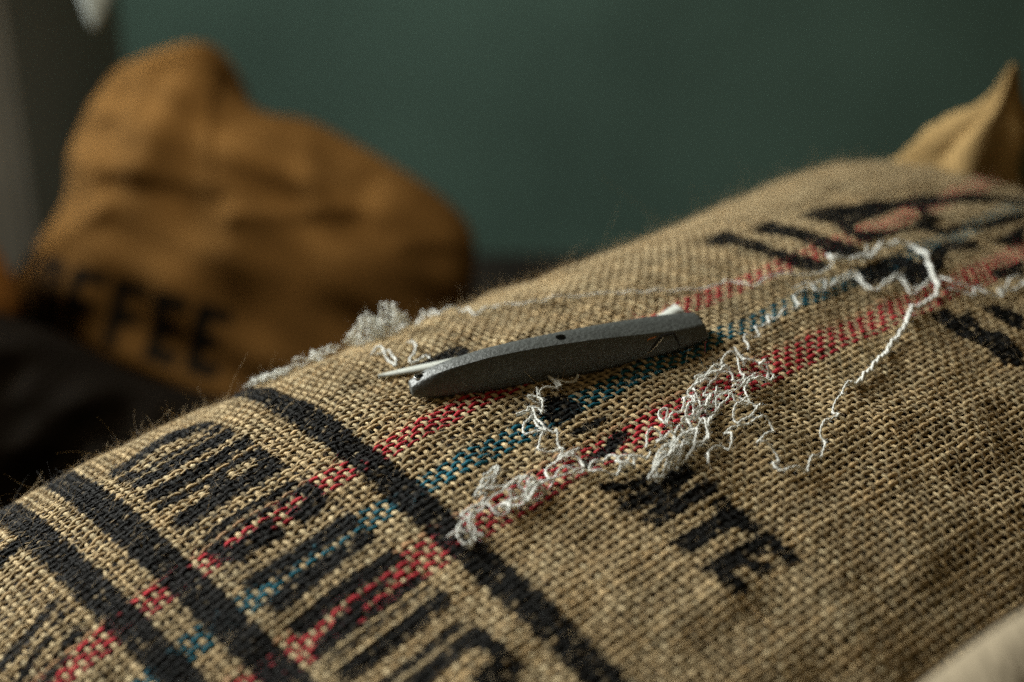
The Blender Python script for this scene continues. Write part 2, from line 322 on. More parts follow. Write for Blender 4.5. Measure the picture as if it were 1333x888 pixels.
THREAD_PATHS = {
 'cord': [(0.1804,-0.0184),(0.1774,-0.0135),(0.1851,-0.0098),(0.1941,-0.0084),(0.2083,-0.0096),(0.2198,-0.008),(0.2213,-0.0011),(0.2148,0.0078),(0.2041,0.0177),(0.1951,0.0267),(0.1858,0.0312),(0.1755,0.0324),(0.1674,0.032),(0.1522,0.0395),(0.1373,0.0443),(0.1196,0.0502),(0.1067,0.0534),(0.0987,0.0535)],
 'tail': [(0.0986,0.0536),(0.0897,0.0579),(0.0818,0.0615),(0.0804,0.0653),(0.0746,0.0646),(0.0682,0.0671),(0.0667,0.0706),(0.0603,0.075),(0.0557,0.0741),(0.05,0.0772),(0.0461,0.0767),(0.0408,0.0744),(0.0412,0.0705),(0.0454,0.0692),(0.0478,0.0644),(0.0446,0.0606),(0.0486,0.059),(0.0535,0.0586),(0.0565,0.0537),(0.0527,0.051),(0.0508,0.0495),(0.0462,0.0474),(0.0409,0.0483),(0.0407,0.0518),(0.0361,0.0555),(0.0353,0.0514),(0.0291,0.0525),(0.0228,0.058)],
 'spur': [(0.2094,-0.0195),(0.2007,-0.0139),(0.1922,-0.0087)],
 'right1': [(0.202,0.0231),(0.2006,0.0297),(0.2081,0.0295),(0.21,0.0334),(0.2151,0.0361)],
 'right2': [(0.1946,0.0306),(0.1982,0.0355),(0.1996,0.0403),(0.2056,0.0367),(0.21,0.0355),(0.2095,0.0415),(0.2128,0.0459),(0.2176,0.0443),(0.2198,0.0413),(0.2245,0.0423),(0.2326,0.04),(0.2383,0.0414),(0.2388,0.0451)],
 'right3': [(0.2179,0.0431),(0.2246,0.0458),(0.2348,0.0439),(0.2305,0.0479),(0.2296,0.0502)],
 'up1': [(0.1984,0.0203),(0.1852,0.0202),(0.1919,0.0097),(0.1788,0.011),(0.1681,0.0147),(0.1683,0.0095),(0.175,-0.0015),(0.1645,-0.0015),(0.1514,0.0006),(0.1573,-0.0038),(0.1455,-0.0037),(0.1385,-0.0033)],
 'up2': [(0.1942,0.0218),(0.1822,0.0222),(0.1877,0.0112),(0.1738,0.0131),(0.1663,0.0122),(0.1699,0.0009),(0.1596,0.0008),(0.147,0.0002),(0.1502,-0.0061),(0.1405,-0.0075)],
 'up3': [(0.1776,-0.0136),(0.1654,-0.0099),(0.1528,-0.0133),(0.1446,-0.02),(0.1313,-0.0196),(0.1285,-0.0307),(0.1188,-0.0291),(0.1021,-0.0404),(0.0865,-0.0563),(0.071,-0.068),(0.0569,-0.0764),(0.0512,-0.0848)],
 'drop': [(0.1346,-0.0013),(0.1274,0.0061),(0.1216,0.0049),(0.115,0.006),(0.114,0.0023),(0.1094,0.0078),(0.103,0.0074),(0.1003,0.0068),(0.0986,0.0113),(0.0941,0.0079),(0.0872,0.0165)],
 'drop2': [(0.0842,0.0118),(0.0825,0.0162),(0.0794,0.0214),(0.0772,0.0231)],
 'b1': [(0.0829,0.0181),(0.079,0.0213),(0.0813,0.026),(0.0844,0.0275),(0.0816,0.0313),(0.0759,0.0336),(0.0698,0.0333),(0.0643,0.0334),(0.0603,0.0304),(0.0539,0.0297),(0.0486,0.0324),(0.0453,0.0365),(0.0485,0.0376),(0.0535,0.0335),(0.0575,0.0365),(0.0561,0.0395),(0.0596,0.042),(0.0629,0.0364),(0.0679,0.0333),(0.075,0.0301)],
 'b2': [(0.0697,0.0187),(0.0747,0.0149),(0.0785,0.0147),(0.0793,0.0184),(0.0744,0.0238),(0.0711,0.0287),(0.0673,0.0314),(0.0644,0.0307),(0.0698,0.0247),(0.0693,0.02),(0.0623,0.0189),(0.0573,0.0195),(0.0528,0.0217),(0.0496,0.0263),(0.0467,0.0309),(0.0424,0.0343),(0.039,0.0394),(0.0426,0.0409),(0.0492,0.0369)],
 'b3': [(0.0581,0.0186),(0.0655,0.0184),(0.0721,0.0191),(0.0604,0.0234),(0.0536,0.0266),(0.0532,0.0305),(0.0449,0.0335),(0.0369,0.0365),(0.0319,0.0364),(0.0366,0.035),(0.0429,0.032),(0.0481,0.0251),(0.0449,0.024),(0.0377,0.0305),(0.0346,0.0294),(0.0291,0.0316),(0.0339,0.0275),(0.0308,0.0263),(0.0272,0.0326),(0.0282,0.036)],
 'b4': [(0.0145,0.0374),(0.019,0.0336),(0.0228,0.0329),(0.0226,0.0366),(0.019,0.0386),(0.0209,0.0401),(0.0254,0.0388),(0.0236,0.0423),(0.0171,0.0432),(0.0115,0.0457),(0.0063,0.0507),(0.0062,0.0529),(0.0119,0.0495),(0.0181,0.0463),(0.0255,0.0438),(0.0307,0.0393),(0.0314,0.036),(0.0259,0.0392),(0.0205,0.0422)],
 'b5': [(0.018,0.0439),(0.0088,0.0494),(0.0073,0.0526),(0.0145,0.0493),(0.0219,0.0458),(0.0269,0.0449),(0.0147,0.0507),(0.0138,0.0533),(0.0233,0.0469),(0.0287,0.0463),(0.0327,0.0482),(0.0378,0.0423),(0.0378,0.0397),(0.0319,0.0415),(0.0264,0.042)],
 'b6': [(0.0596,0.042),(0.0523,0.0431),(0.0496,0.0449),(0.0496,0.0474),(0.0545,0.0485),(0.0588,0.0465),(0.0603,0.0438),(0.06,0.0416),(0.0588,0.0361),(0.0507,0.038),(0.0448,0.0387),(0.0343,0.0458),(0.0261,0.049),(0.0273,0.0452),(0.0203,0.0457)],
 'chain': [(0.0148,0.0406),(0.0104,0.0418),(0.0077,0.0396),(0.0037,0.0422),(0.0009,0.041),(0.0003,0.0382),(0.0033,0.0359),(0.007,0.0378),(0.0099,0.039),(0.0057,0.0392),(0.0,0.0403),(0.0016,0.0368),(0.0009,0.0333),(-0.0034,0.0338),(-0.0102,0.0362),(-0.0077,0.0402),(-0.0048,0.0421),(-0.0002,0.0401)],
 'zig': [(0.0273,-0.0122),(0.0235,-0.0107),(0.0186,-0.0137),(0.0161,-0.0088),(0.016,-0.0155),(0.0148,-0.0092),(0.0101,-0.0114),(0.0062,-0.0096),(0.0093,-0.0138),(0.0052,-0.0074),(0.0037,-0.012),(0.005,-0.0091),(0.0047,-0.0048),(0.0012,-0.0006),(0.0026,-0.0053),(0.0011,-0.0083),(-0.0023,-0.007),(-0.0055,-0.0074),(-0.0008,-0.004),(-0.007,-0.0012),(-0.0109,0.0036),(-0.0087,0.0065),(-0.0053,0.0089),(-0.004,0.0017),(0.0013,-0.0066),(-0.0029,0.0014),(-0.004,0.0074),(-0.0038,0.011),(-0.002,0.0106),(-0.0056,0.0154),(-0.0077,0.02),(-0.0112,0.0232),(-0.0041,0.0239),(-0.0093,0.0237),(-0.0122,0.0235),(-0.0083,0.027),(-0.009,0.0313),(-0.0109,0.0344),(-0.0143,0.0338)],
 'zig2': [(-0.0042,0.0086),(-0.0104,0.0109),(-0.0137,0.0158),(-0.0086,0.0192),(-0.0083,0.0207)],
 'l1': [(-0.0536,0.0263),(-0.0571,0.0266),(-0.06,0.0294),(-0.0605,0.0334),(-0.0581,0.0349),(-0.0547,0.0327),(-0.0531,0.0287),(-0.0532,0.0258),(-0.0533,0.0228),(-0.0506,0.0225),(-0.0476,0.0225),(-0.0443,0.0238),(-0.039,0.0219),(-0.0352,0.0226),(-0.0309,0.0227),(-0.0267,0.0214),(-0.0269,0.0263),(-0.0269,0.0294),(-0.0243,0.0308),(-0.0195,0.0311),(-0.0151,0.032),(-0.0117,0.0341),(-0.0088,0.0315),(-0.009,0.0272),(-0.0126,0.0261),(-0.0167,0.0234),(-0.0195,0.025),(-0.0214,0.0304),(-0.0195,0.0311)],
 'l2': [(-0.0449,0.0192),(-0.0407,0.0162),(-0.0359,0.0125),(-0.0325,0.0138),(-0.0294,0.0114),(-0.0293,0.0137),(-0.0326,0.0147),(-0.0358,0.0148),(-0.0405,0.0175),(-0.0438,0.0193),(-0.0404,0.0206),(-0.0462,0.0239),(-0.0509,0.0251),(-0.0534,0.0245),(-0.0518,0.0271)],
 'l3': [(-0.0431,0.0269),(-0.0373,0.0275),(-0.0337,0.0299),(-0.0286,0.0298),(-0.0262,0.03),(-0.0332,0.0324),(-0.0373,0.0305),(-0.0406,0.0293),(-0.041,0.0327),(-0.0447,0.0312),(-0.0441,0.0259),(-0.0468,0.0262),(-0.0491,0.026)],
 'l4': [(-0.0367,0.0128),(-0.0339,0.0124),(-0.0302,0.0117),(-0.0301,0.0139),(-0.0352,0.0164),(-0.0387,0.0161),(-0.0387,0.0192),(-0.035,0.0208),(-0.0299,0.0215),(-0.0262,0.0239),(-0.0307,0.0248),(-0.0295,0.0309),(-0.0241,0.032),(-0.0156,0.0296),(-0.0134,0.0315)],
 'f1': [(-0.0125,-0.0917),(-0.0078,-0.0913),(-0.0118,-0.08),(-0.0124,-0.0731),(-0.0076,-0.0852),(-0.0127,-0.0865)],
 'f2': [(0.0037,-0.0887),(0.0042,-0.0848),(0.0003,-0.0782),(-0.0057,-0.0728),(-0.0078,-0.0697),(-0.0046,-0.0673),(-0.0013,-0.0691),(-0.0019,-0.0648)],
 'f3': [(0.0265,-0.134),(0.0193,-0.1171),(0.0246,-0.115),(0.0415,-0.134),(0.0326,-0.1084),(0.0397,-0.1075),(0.0413,-0.1017),(0.0391,-0.0909),(0.0474,-0.0915),(0.0513,-0.0877)],
}

LETTERS = {   # block capitals in a unit box, x in reading direction, y up; second list = counters
 'O': ([[(0,.06),(.12,0),(.88,0),(1,.06),(1,.94),(.88,1),(.12,1),(0,.94)]], [[(.42,.15),(.58,.15),(.58,.85),(.42,.85)]]),
 'R': ([[(0,0),(0,1),(.84,1),(1,.92),(1,.56),(.88,.48),(1,.40),(1,0),(.60,0),(.60,.38),(.52,.42),(.41,.42),(.41,0)]], [[(.42,.60),(.60,.60),(.60,.86),(.42,.86)]]),
 'G': ([[(0,.12),(.16,0),(.84,0),(1,.12),(1,.55),(.52,.55),(.52,.42),(.60,.42),(.60,.14),(.40,.14),(.40,.86),(.60,.86),(.60,.68),(1,.68),(1,.88),(.84,1),(.16,1),(0,.88)]], []),
 'A': ([[(0,0),(.16,1),(.84,1),(1,0),(.64,0),(.61,.22),(.39,.22),(.36,0)]], [[(.42,.36),(.58,.36),(.53,.84),(.47,.84)]]),
 'N': ([[(0,0),(0,1),(.40,1),(.64,.45),(.64,1),(1,1),(1,0),(.60,0),(.36,.55),(.36,0)]], []),
 'I': ([[(0,0),(0,1),(1,1),(1,0)]], []),
 'C': ([[(0,.12),(.16,0),(.84,0),(1,.12),(1,.36),(.62,.36),(.62,.14),(.38,.14),(.38,.86),(.62,.86),(.62,.64),(1,.64),(1,.88),(.84,1),(.16,1),(0,.88)]], []),
 'T': ([[(0,1),(0,.76),(.27,.76),(.27,0),(.73,0),(.73,.76),(1,.76),(1,1)]], []),
 'E': ([[(0,0),(0,1),(1,1),(1,.78),(.46,.78),(.46,.62),(.84,.62),(.84,.40),(.46,.40),(.46,.22),(1,.22),(1,0)]], []),
 'F': ([[(0,0),(0,1),(1,1),(1,.80),(.40,.80),(.40,.58),(.82,.58),(.82,.38),(.40,.38),(.40,0)]], []),
}
WORDS = [('O', -.1170, -.0805), ('R', -.0765, -.0425), ('G', -.0385, -.0160), ('A', -.0120, .0135), ('N', .0165, .0390), ('I', .0420, .0490), ('C', .0550, .0850)]
WORDS = [(c, a, b, -.1185, -.0770) for c, a, b in WORDS]
WORDS += [('N', .0500, .0675, -.0095, .0200), ('T', .0690, .0872, -.0100, .0195), ('E', .0882, .1040, -.0100, .0200)]
def letter_test(ch, fx, fy):
    pos, neg = LETTERS[ch]; r = np.zeros(fx.shape, bool)
    for q in pos: r |= inside(q, fx, fy)
    for q in neg: r &= ~inside(q, fx, fy)
    return r
def print_test(u, v):
    """is there ink at this spot of the cloth"""
    wu = u + 0.0006 * np.sin(v * 900 + 3) + 0.0004 * np.sin(v * 2300 + u * 700); wv = v + 0.0004 * np.sin(u * 1300 + 1) + 0.0003 * np.sin(u * 2900 + v * 500)
    r = abs(wu + 0.0583 + 0.004 * np.sin(v * 12)) < 0.0058
    r |= abs(wu + 0.1303) < 0.0062
    r |= abs(wu + 0.1515) < 0.0055
    for ch, a, b, u0, u1 in WORDS:
        r |= letter_test(ch, (wv - a) / (b - a), (wu - u0) / (u1 - u0))
    hole = inside(INK_POLYGONS['eyehole'], wu, wv)
    for k, q in INK_POLYGONS.items():
        if k == 'eyehole': continue
        m = inside(q, wu, wv)
        if k in ('ea', 'eb', 'eye', 'tail', 'low'):        # heavy strokes of the emblem
            m |= inside(q, wu + .0028, wv) | inside(q, wu - .0028, wv)
        if k[0] == 'k': m |= inside(q, wu + .0012, wv) | inside(q, wu - .0012, wv)
        r |= m & ~(hole if k == 'eye' else np.zeros(1, bool))
    return r

# ------------------------------------------------------------------ woven cloth: every yarn is a tube that goes over and under
sack = empty('burlap_sack')
tag(sack, 'large pale burlap coffee sack printed ORGANIC, with red and blue stripes, under the knife', 'burlap sack')
PU, PV = 0.00320, 0.00290                    # weft spacing along u, warp spacing along v
JUTE = np.array([0.445, 0.330, 0.175]); RED = np.array([0.42, 0.030, 0.040]); BLUE = np.array([0.010, 0.105, 0.145]); INK = np.array([0.0100, 0.0105, 0.0098])
nu = int((U1 - U0) / PU); nv = int((V1 - V0) / PV)
U_Y = U0 + (np.arange(nu) + .5) * PU; V_Y = V0 + (np.arange(nv) + .5) * PV
SUB, SIDES = 3, 5
BARE = np.zeros(nv, bool); BARE[2::4] = True; BARE &= rng.random(nv) < .65; BARE[np.abs(V_Y - .045) < .004] = False
def yarns(is_warp):
    pos = V_Y if is_warp else U_Y; ncross = nu if is_warp else nv
    a0 = U0 if is_warp else V0
    pitch = PU if is_warp else PV
    s = a0 + np.arange(ncross * SUB + 1) / SUB * pitch; ny = len(pos)
    idx = np.arange(ny)[:, None]
    phase = (s[None] - a0) / pitch - .5 + idx + (0 if is_warp else 1)
    slub = smooth_noise(ny, s, (.004, .009, .023, .06))
    drift = smooth_noise(ny, s, (.03, .09, .011, .006)) * 0.00034 + rng.normal(0, 0.00022, (ny, 1))
    wave = np.cos(np.pi * phase)
    h = wave * (0.00031 if is_warp else 0.00043) + smooth_noise(ny, s, (.02, .007, .0045)) * 0.00014
    rw = (0.00083 if is_warp else 0.00086) * (1 + .17 * slub) * (1 + .14 * rng.normal(0, 1, (ny, 1))).clip(.6, 1.5) * (1 + .06 * wave)
    rt = 0.00044 * (1 + .10 * slub)
    across = pos[:, None] + drift
    along = np.broadcast_to(s[None], across.shape)
    u, v = (along, across) if is_warp else (across, along)
    e = 2e-3
    P, n = cloth(u, v)
    Q = cloth(u, v + e)[0] if is_warp else cloth(u + e, v)[0]
    lat = Q - P; lat -= n * (lat * n).sum(-1, keepdims=True); lat /= np.linalg.norm(lat, axis=-1, keepdims=True)
    ang = np.arange(SIDES) / SIDES * 2 * np.pi + np.pi / 2
    rough = 1 + rng.normal(0, .13, (ny, len(s), SIDES))
    co = P[:, :, None] + n[:, :, None] * h[:, :, None, None] + lat[:, :, None] * (rw[:, :, None] * rough * np.cos(ang))[..., None] + n[:, :, None] * (rt[:, :, None] * rough * np.sin(ang))[..., None]
    # colour of the yarn under the ink
    tone = 1 + 0.16 * rng.normal(0, 1, (ny, 1)) + 0.08 * slub + 0.07 * smooth_noise(ny, s, (.12, .04))
    base = np.ones((ny, len(s), 3)) * JUTE * np.clip(tone, .55, 1.4)[..., None]
    warm = smooth_noise(ny, s, (.05, .2)) * 0.05
    base = base * np.stack([1 + warm, np.ones_like(warm), 1 - warm], -1)
    kinds = np.zeros(ny, int)
    if is_warp:
        for k, (vs, c) in enumerate(((-STRIPE, RED), (0.0, BLUE), (STRIPE, RED))):
            sel = abs(pos - vs - 0.0006) < 0.0062
            kinds[sel] = k + 1
            base[sel] = c * np.clip(1 + 0.15 * rng.normal(0, 1, (sel.sum(), 1)) + .12 * slub[sel], .6, 1.5)[..., None]
        near = (kinds == 0) & (np.minimum(abs(pos + STRIPE), abs(pos - STRIPE)) < 0.0085) # dye that bled into the neighbours
        base[near] *= np.array([1.06, .86, .86])
    else:
        base *= np.array([1.36, 1.44, 1.56])  # weft made paler: light caught by its floats is put into the colour
    # ink sits on the upper side of what stands proud
    uu = u[:, :, None] + np.zeros(SIDES); vv = v[:, :, None] + np.zeros(SIDES)
    if is_warp: vv = vv + rw[:, :, None] * np.cos(ang) * 0.9
    else: uu = uu + rw[:, :, None] * np.cos(ang) * 0.9
    hit = print_test(uu, vv)
    up = h[:, :, None] + rt[:, :, None] * np.sin(ang)
    take = np.clip((up + 0.00075) / 0.0004, 0, 1)
    miss = smooth_noise(ny, s, (.004, .009, .03)); miss = np.clip((1.30 - miss) / .5, 0, 1)
    ink = hit * take * miss[:, :, None] * 0.995
    band = ((u > -.1215) & (u < -.0745)) | ((u < -.1585) & (v > -.09))      # yarns that the block letters skipped
    if is_warp: ink = ink * np.where(band & BARE[:, None], .06, 1.0)[:, :, None]
    else:
        jv = np.clip(((v - V0) / PV).astype(int), 0, nv - 1); ink = ink * np.where(band & BARE[jv], .6, 1.0)[:, :, None]
    col = base[:, :, None] * (1 - ink[..., None]) + INK * ink[..., None]
    fib = np.stack([np.broadcast_to(along[:, :, None], ink.shape) + idx[:, :, None] * 1.7, np.cos(ang - along[:, :, None] * 1100), np.sin(ang - along[:, :, None] * 1100)], -1)
    return co, col, fib, ink, kinds, len(s)
for is_warp in (True, False):
    co, col, fib, ink, kinds, n = yarns(is_warp)
    for k, nm in ((0, 'warp' if is_warp else 'weft'), (1, 'red_stripe'), (2, 'blue_stripe'), (3, 'red_stripe')):
        sel = np.nonzero(kinds == k)[0]
        if len(sel) == 0: continue
        o = mesh_obj(nm, co[sel], tube_faces(n, SIDES, len(sel)), M_YARN, sack, col=col[sel], fib=fib[sel], ink=ink[sel], kind='stuff')
        if k == 1: o['label'] = 'red woven stripe passing under the knife'
        if k == 2: o['label'] = 'blue woven stripe between the two red ones'
        if k == 3: o['label'] = 'red woven stripe under the big white tangle'

# near-black sheet behind the holes, beans and inside shade in its colour, and the rest of the sack falling away to the platform
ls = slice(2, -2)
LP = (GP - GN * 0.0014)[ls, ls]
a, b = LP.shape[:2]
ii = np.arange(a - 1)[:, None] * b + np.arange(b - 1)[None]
mesh_obj('shade_liner', LP, np.stack([ii, ii + 1, ii + b + 1, ii + b], -1).reshape(-1, 4), M_SHADE_LINER, sack)
edge = np.concatenate([LP[:, 0], LP[-1, 1:], LP[::-1, -1][1:], LP[0, ::-1][1:-1]])
en = (GN[ls, ls]); en = np.concatenate([en[:, 0], en[-1, 1:], en[::-1, -1][1:], en[0, ::-1][1:-1]])
cen = LP.mean((0, 1)); ring = [edge + en * 0.0012]
tang = np.roll(edge, -6, 0) - np.roll(edge, 6, 0); outw = np.cross(tang, en); outw /= np.linalg.norm(outw, axis=1, keepdims=True)
if ((edge - cen) * outw).sum() < 0: outw = -outw
for _ in range(10): outw = (outw + np.roll(outw, 1, 0) + np.roll(outw, -1, 0)); outw /= np.linalg.norm(outw, axis=1, keepdims=True)
for k in range(1, 13):
    th = k / 12 * 2.2; R = 0.085
    ring.append(edge + outw * R * math.sin(th) - en * R * (1 - math.cos(th)))
ring = np.array(ring); ring[..., 2] = np.maximum(ring[..., 2], H - 0.655)
nr, ne = ring.shape[:2]
q = np.arange(nr - 1)[:, None] * ne; j = np.arange(ne)[None]
mesh_obj('sack_side', ring, np.stack([q + j, q + (j + 1) % ne, q + ne + (j + 1) % ne, q + ne + j], -1).reshape(-1, 4), M_SIDE, sack)

# loose jute fibres standing off the weave
def hairs(n, uv_fn, length, radius, segs, lift, colfn, r):
    u, v = uv_fn(n); P, nn = cloth(u, v)
    d = r.normal(0, 1, (n, 3)); d -= nn * (d * nn).sum(-1, keepdims=True); d /= np.linalg.norm(d, axis=1, keepdims=True)
    L = length[0] * np.exp(r.normal(0, length[1], n)); up = r.uniform(lift[0], lift[1], n)
    bend = r.normal(0, 1, (n, 3)); t = np.linspace(0, 1, segs)
    path = P[:, None] + nn[:, None] * 0.0006 + (L[:, None] * t)[..., None] * (d[:, None] * 1.0 + nn[:, None] * up[:, None, None]) / np.sqrt(1 + up**2)[:, None, None] + (L[:, None] * t**2)[..., None] * bend[:, None] * 0.33
    rad = radius * np.exp(r.normal(0, .25, n))[:, None] * (1 - .6 * t)[None]
    co = sweep(path, rad, 3); c = colfn(u, v)
    col = np.broadcast_to(c[:, None, None], co.shape)
    fib = np.zeros(co.shape); fib[..., 0] = (L[:, None] * t)[..., None] + np.arange(n)[:, None, None]
    return co.reshape(-1, 3), tube_faces(segs, 3, n), col.reshape(-1, 3), fib.reshape(-1, 3)
def fuzz_colour(u, v):
    c = JUTE * 1.15 * rng.uniform(.6, 1.25, (len(u), 1))
    for vs, cc in ((-STRIPE, RED), (0, BLUE), (STRIPE, RED)):
        s = (abs(v - vs) < .006) & (rng.random(len(u)) < .7); c[s] = cc
    k = print_test(u, v) & (rng.random(len(u)) < .8); c[k] = INK * 2
    return c
rand_uv = lambda n: (rng.uniform(U0, U1, n), rng.uniform(V0, V1, n))
A_ = hairs(15000, rand_uv, (0.0040, .45), 0.000055, 4, (0.0, 0.9), fuzz_colour, rng)
def rim_uv(n):
    u = rng.uniform(-0.2, 0.40, n); return u, np.interp(u, (-.2, -.03, .1, .4), (-.11, -.135, -.12, -.10)) + rng.normal(0, .012, n)
D_ = hairs(20000, lambda n: (rng.uniform(-.20, .22, n), rng.uniform(-.15, .15, n)), (0.0021, .4), 0.00005, 3, (0.02, 0.45), fuzz_colour, rng)
B_ = hairs(2600, rim_uv, (0.0034, .45), 0.00005, 4, (0.2, 1.6), fuzz_colour, rng)
C_ = hairs(55, rim_uv, (0.015, .4), 0.00005, 9, (0.4, 1.8), fuzz_colour, rng)
for nm, Q in (('fuzz', A_), ('fuzz', B_), ('fuzz', D_), ('fuzz', C_)):
    mesh_obj(nm, Q[0], Q[1], M_FUZZ, sack, col=Q[2], fib=Q[3], kind='stuff')

# the tied corner that stands up at the far end
def ear():
    base = at(1253, 232, 0.86); n, k = 26, 40
    V, C = [], []
    for i in range(n):
        t = i / (n - 1)
        w = np.interp(t, (0, .35, .55, .66, .73, .82, .92, 1), (.036, .0365, .0305, .0215, .0125, .0072, .0048, .0018)); d = w * .8
        cx = np.interp(t, (0, .3, .52, .75, 1), (0, .001, .008, .0185, .0215)); cz = -0.030 + t * .100
        for j in range(k):
            a = j / k * 2 * math.pi + t * 1.3
            f = 1 + (.20 * math.sin(a * 3 + 1) + .22 * math.sin(a * 7 + t * 5) + .08 * math.sin(a * 11 - t * 9)) * (1 - .4 * t) * min(1, 3 * t + .3)
            p = base + CAM_R * (cx + math.cos(a) * w * f) + np.array([0, 1, 0]) * (math.sin(a) * d * f) + np.array([0, 0, 1]) * cz
            V.append(p)
            c = JUTE * np.array([1.1, 1.0, .80]) * (1.0 + .35 * math.sin(a * 5 + 2 * t))  # tone streaks put the shade of the creases into the colour
            if abs(((a - t * 1.3 - 4.95) % 6.283) - .2) < .10 and t < .55: c = np.array([.05, .22, .18])
            if abs(((a - t * 1.3 - 5.45) % 6.283) - .1) < .08 and .12 < t < .5: c = np.array([.05, .22, .18])
            C.append(c)
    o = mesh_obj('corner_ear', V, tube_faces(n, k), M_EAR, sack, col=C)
    o['label'] = 'twisted tied corner of the sack standing up at the far right'
ear()

# ------------------------------------------------------------------ grey knife
O_ = np.array([-0.0364, 0.4679, H - 0.2328]); E_ = np.array([0.0732, 0.4978, H - 0.2232])
KX = E_ - O_; KL = np.linalg.norm(KX); KX /= KL
KZ = np.array([-0.063, -0.085, 0.994]); KZ -= KX * KX.dot(KZ); KZ /= np.linalg.norm(KZ); KY = np.cross(KZ, KX)
KO = O_ + KZ * 0.0017
knife = empty('utility_knife'); tag(knife, 'grey metal utility knife with a lanyard hole lying on the striped sack', 'knife')
def kpt(x, y, z): return KO + KX * x + KY * y + KZ * z
def knife_body():
    ts = np.concatenate([np.linspace(0, .06, 7)[:-1], np.linspace(.06, .94, 34), np.linspace(.94, 1, 5)[1:]])
    f = lambda t, xs, ys: np.interp(t, xs, ys)
    def sm(xs, ys):                                   # smooth curve through the stations
        g = np.linspace(0, 1, 201); y = np.interp(g, xs, ys)
        for _ in range(30): y[1:-1] = (y[:-2] + 2 * y[1:-1] + y[2:]) / 4
        return lambda t: np.interp(t, g, y)
    XS = (0, .05, .12, .25, .38, .5, .62, .75, .87, .95, 1)
    top = sm(XS, (.0042, .0078, .0106, .0132, .0138, .0134, .0122, .0101, .0080, .0066, .0058))
    front = sm(XS, (-.0036, -.0068, -.0090, -.0108, -.0117, -.0120, -.0114, -.0101, -.0084, -.0062, -.0046))
    ridge = sm(XS, (-.0024, -.0044, -.0062, -.0080, -.0088, -.0090, -.0084, -.0071, -.0056, -.0034, -.0010))
    back = sm(XS, (.0036, .0030, .0020, .0012, .0013, .0024, .0044, .0074, .0098, .0110, .0106))
    rings = []
    for t in ts:
        x = t * KL * 1.012 - 0.0006
        zt, yr, yf, yb = top(t), ridge(t), front(t), back(t)
        P = [(yf + .0012, 0.0), (yf, .0016), (yf + .0001, zt * .45), (yr - .0001, zt * .93), (yr + .0006, zt * .995), (yr + .0016, zt), ((yr + yb) / 2, zt + .00035), (yb - .0018, zt), (yb - .0006, zt - .0005), (yb, zt - .0018), (yb + .0003, zt * .45), (yb, .0016), (yb - .0012, 0)]
        if t > .94:
            x -= 0  # blunt end
        rings.append([kpt(x, y, z) for y, z in P])
    R = np.array(rings); n, k = R.shape[:2]
    faces = tube_faces(n, k)
    bm = bmesh.new(); vs = [bm.verts.new(p) for p in R.reshape(-1, 3)]
    for q_ in faces: bm.faces.new([vs[i] for i in q_])
    bm.faces.new(vs[:k][::-1]); bm.faces.new(vs[-k:])
    bmesh.ops.recalc_face_normals(bm, faces=bm.faces)
    ends = [e for e in bm.edges if len(e.link_faces) == 2 and any(len(f_.verts) > 4 for f_ in e.link_faces)]
    bmesh.ops.bevel(bm, geom=ends, offset=.0007, segments=3, affect='EDGES', profile=.5)
    me = bpy.data.meshes.new('body'); bm.to_mesh(me); bm.free(); me.materials.append(M_KNIFE)
    o = link(bpy.data.objects.new('body', me), knife)
    return o, top, ridge, back, front
body, KT, KR, KB, KF = knife_body()
def frame_matrix(p):
    m = Matrix.Identity(4)
    for i, ax in enumerate((KX, KY, KZ)):
        for r in range(3): m[r][i] = ax[r]
    m.translation = Vector(p); return m
HOLES = [(.030, .0019, .0002), (.497, .0021, -.0036)]
cutters = []
for t, rad, yc in HOLES:
    bm = bmesh.new(); bmesh.ops.create_cone(bm, cap_ends=True, segments=28, radius1=rad, radius2=rad, depth=.016)
    me = bpy.data.meshes.new('cutter'); bm.to_mesh(me); bm.free(); me.materials.append(M_GROOVE)
    c = link(bpy.data.objects.new('cutter', me)); c.matrix_world = frame_matrix(kpt(t * KL, yc, KT(t) + .0015)); cutters.append(c)
    md = body.modifiers.new('cut', 'BOOLEAN'); md.object = c; md.operation = 'DIFFERENCE'; md.solver = 'EXACT'
bpy.context.view_layer.update()
dg = bpy.context.evaluated_depsgraph_get()
me2 = bpy.data.meshes.new_from_object(body.evaluated_get(dg)); body.modifiers.clear(); body.data = me2
for c in cutters: bpy.data.objects.remove(c)
for p_ in body.data.polygons: p_.use_smooth = True
try: body.data.set_sharp_from_angle(angle=math.radians(32))
except Exception: pass
def ring_part(name, t, yc, R, r, z, mat):             # eyelet rim
    bm = bmesh.new(); n1, n2 = 32, 10; vs = []
    for i in range(n1):
        a = i / n1 * 2 * math.pi
        for j in range(n2):
            b_ = j / n2 * 2 * math.pi; rr = R + r * math.cos(b_)
            vs.append(bm.verts.new(kpt(t * KL + rr * math.cos(a), yc + rr * math.sin(a), z + r * math.sin(b_))))
    for i in range(n1):
        for j in range(n2):
            bm.faces.new([vs[i * n2 + j], vs[i * n2 + (j + 1) % n2], vs[((i + 1) % n1) * n2 + (j + 1) % n2], vs[((i + 1) % n1) * n2 + j]])
    bmesh.ops.recalc_face_normals(bm, faces=bm.faces)
    me = bpy.data.meshes.new(name); bm.to_mesh(me); bm.free(); me.materials.append(mat)
    for p_ in me.polygons: p_.use_smooth = True
    return link(bpy.data.objects.new(name, me), knife)
ring_part('eyelet', .030, .0002, .0019, .00034, float(KT(.030)) + .0001, M_STEEL)['label'] = 'bright steel rim of the lanyard hole'
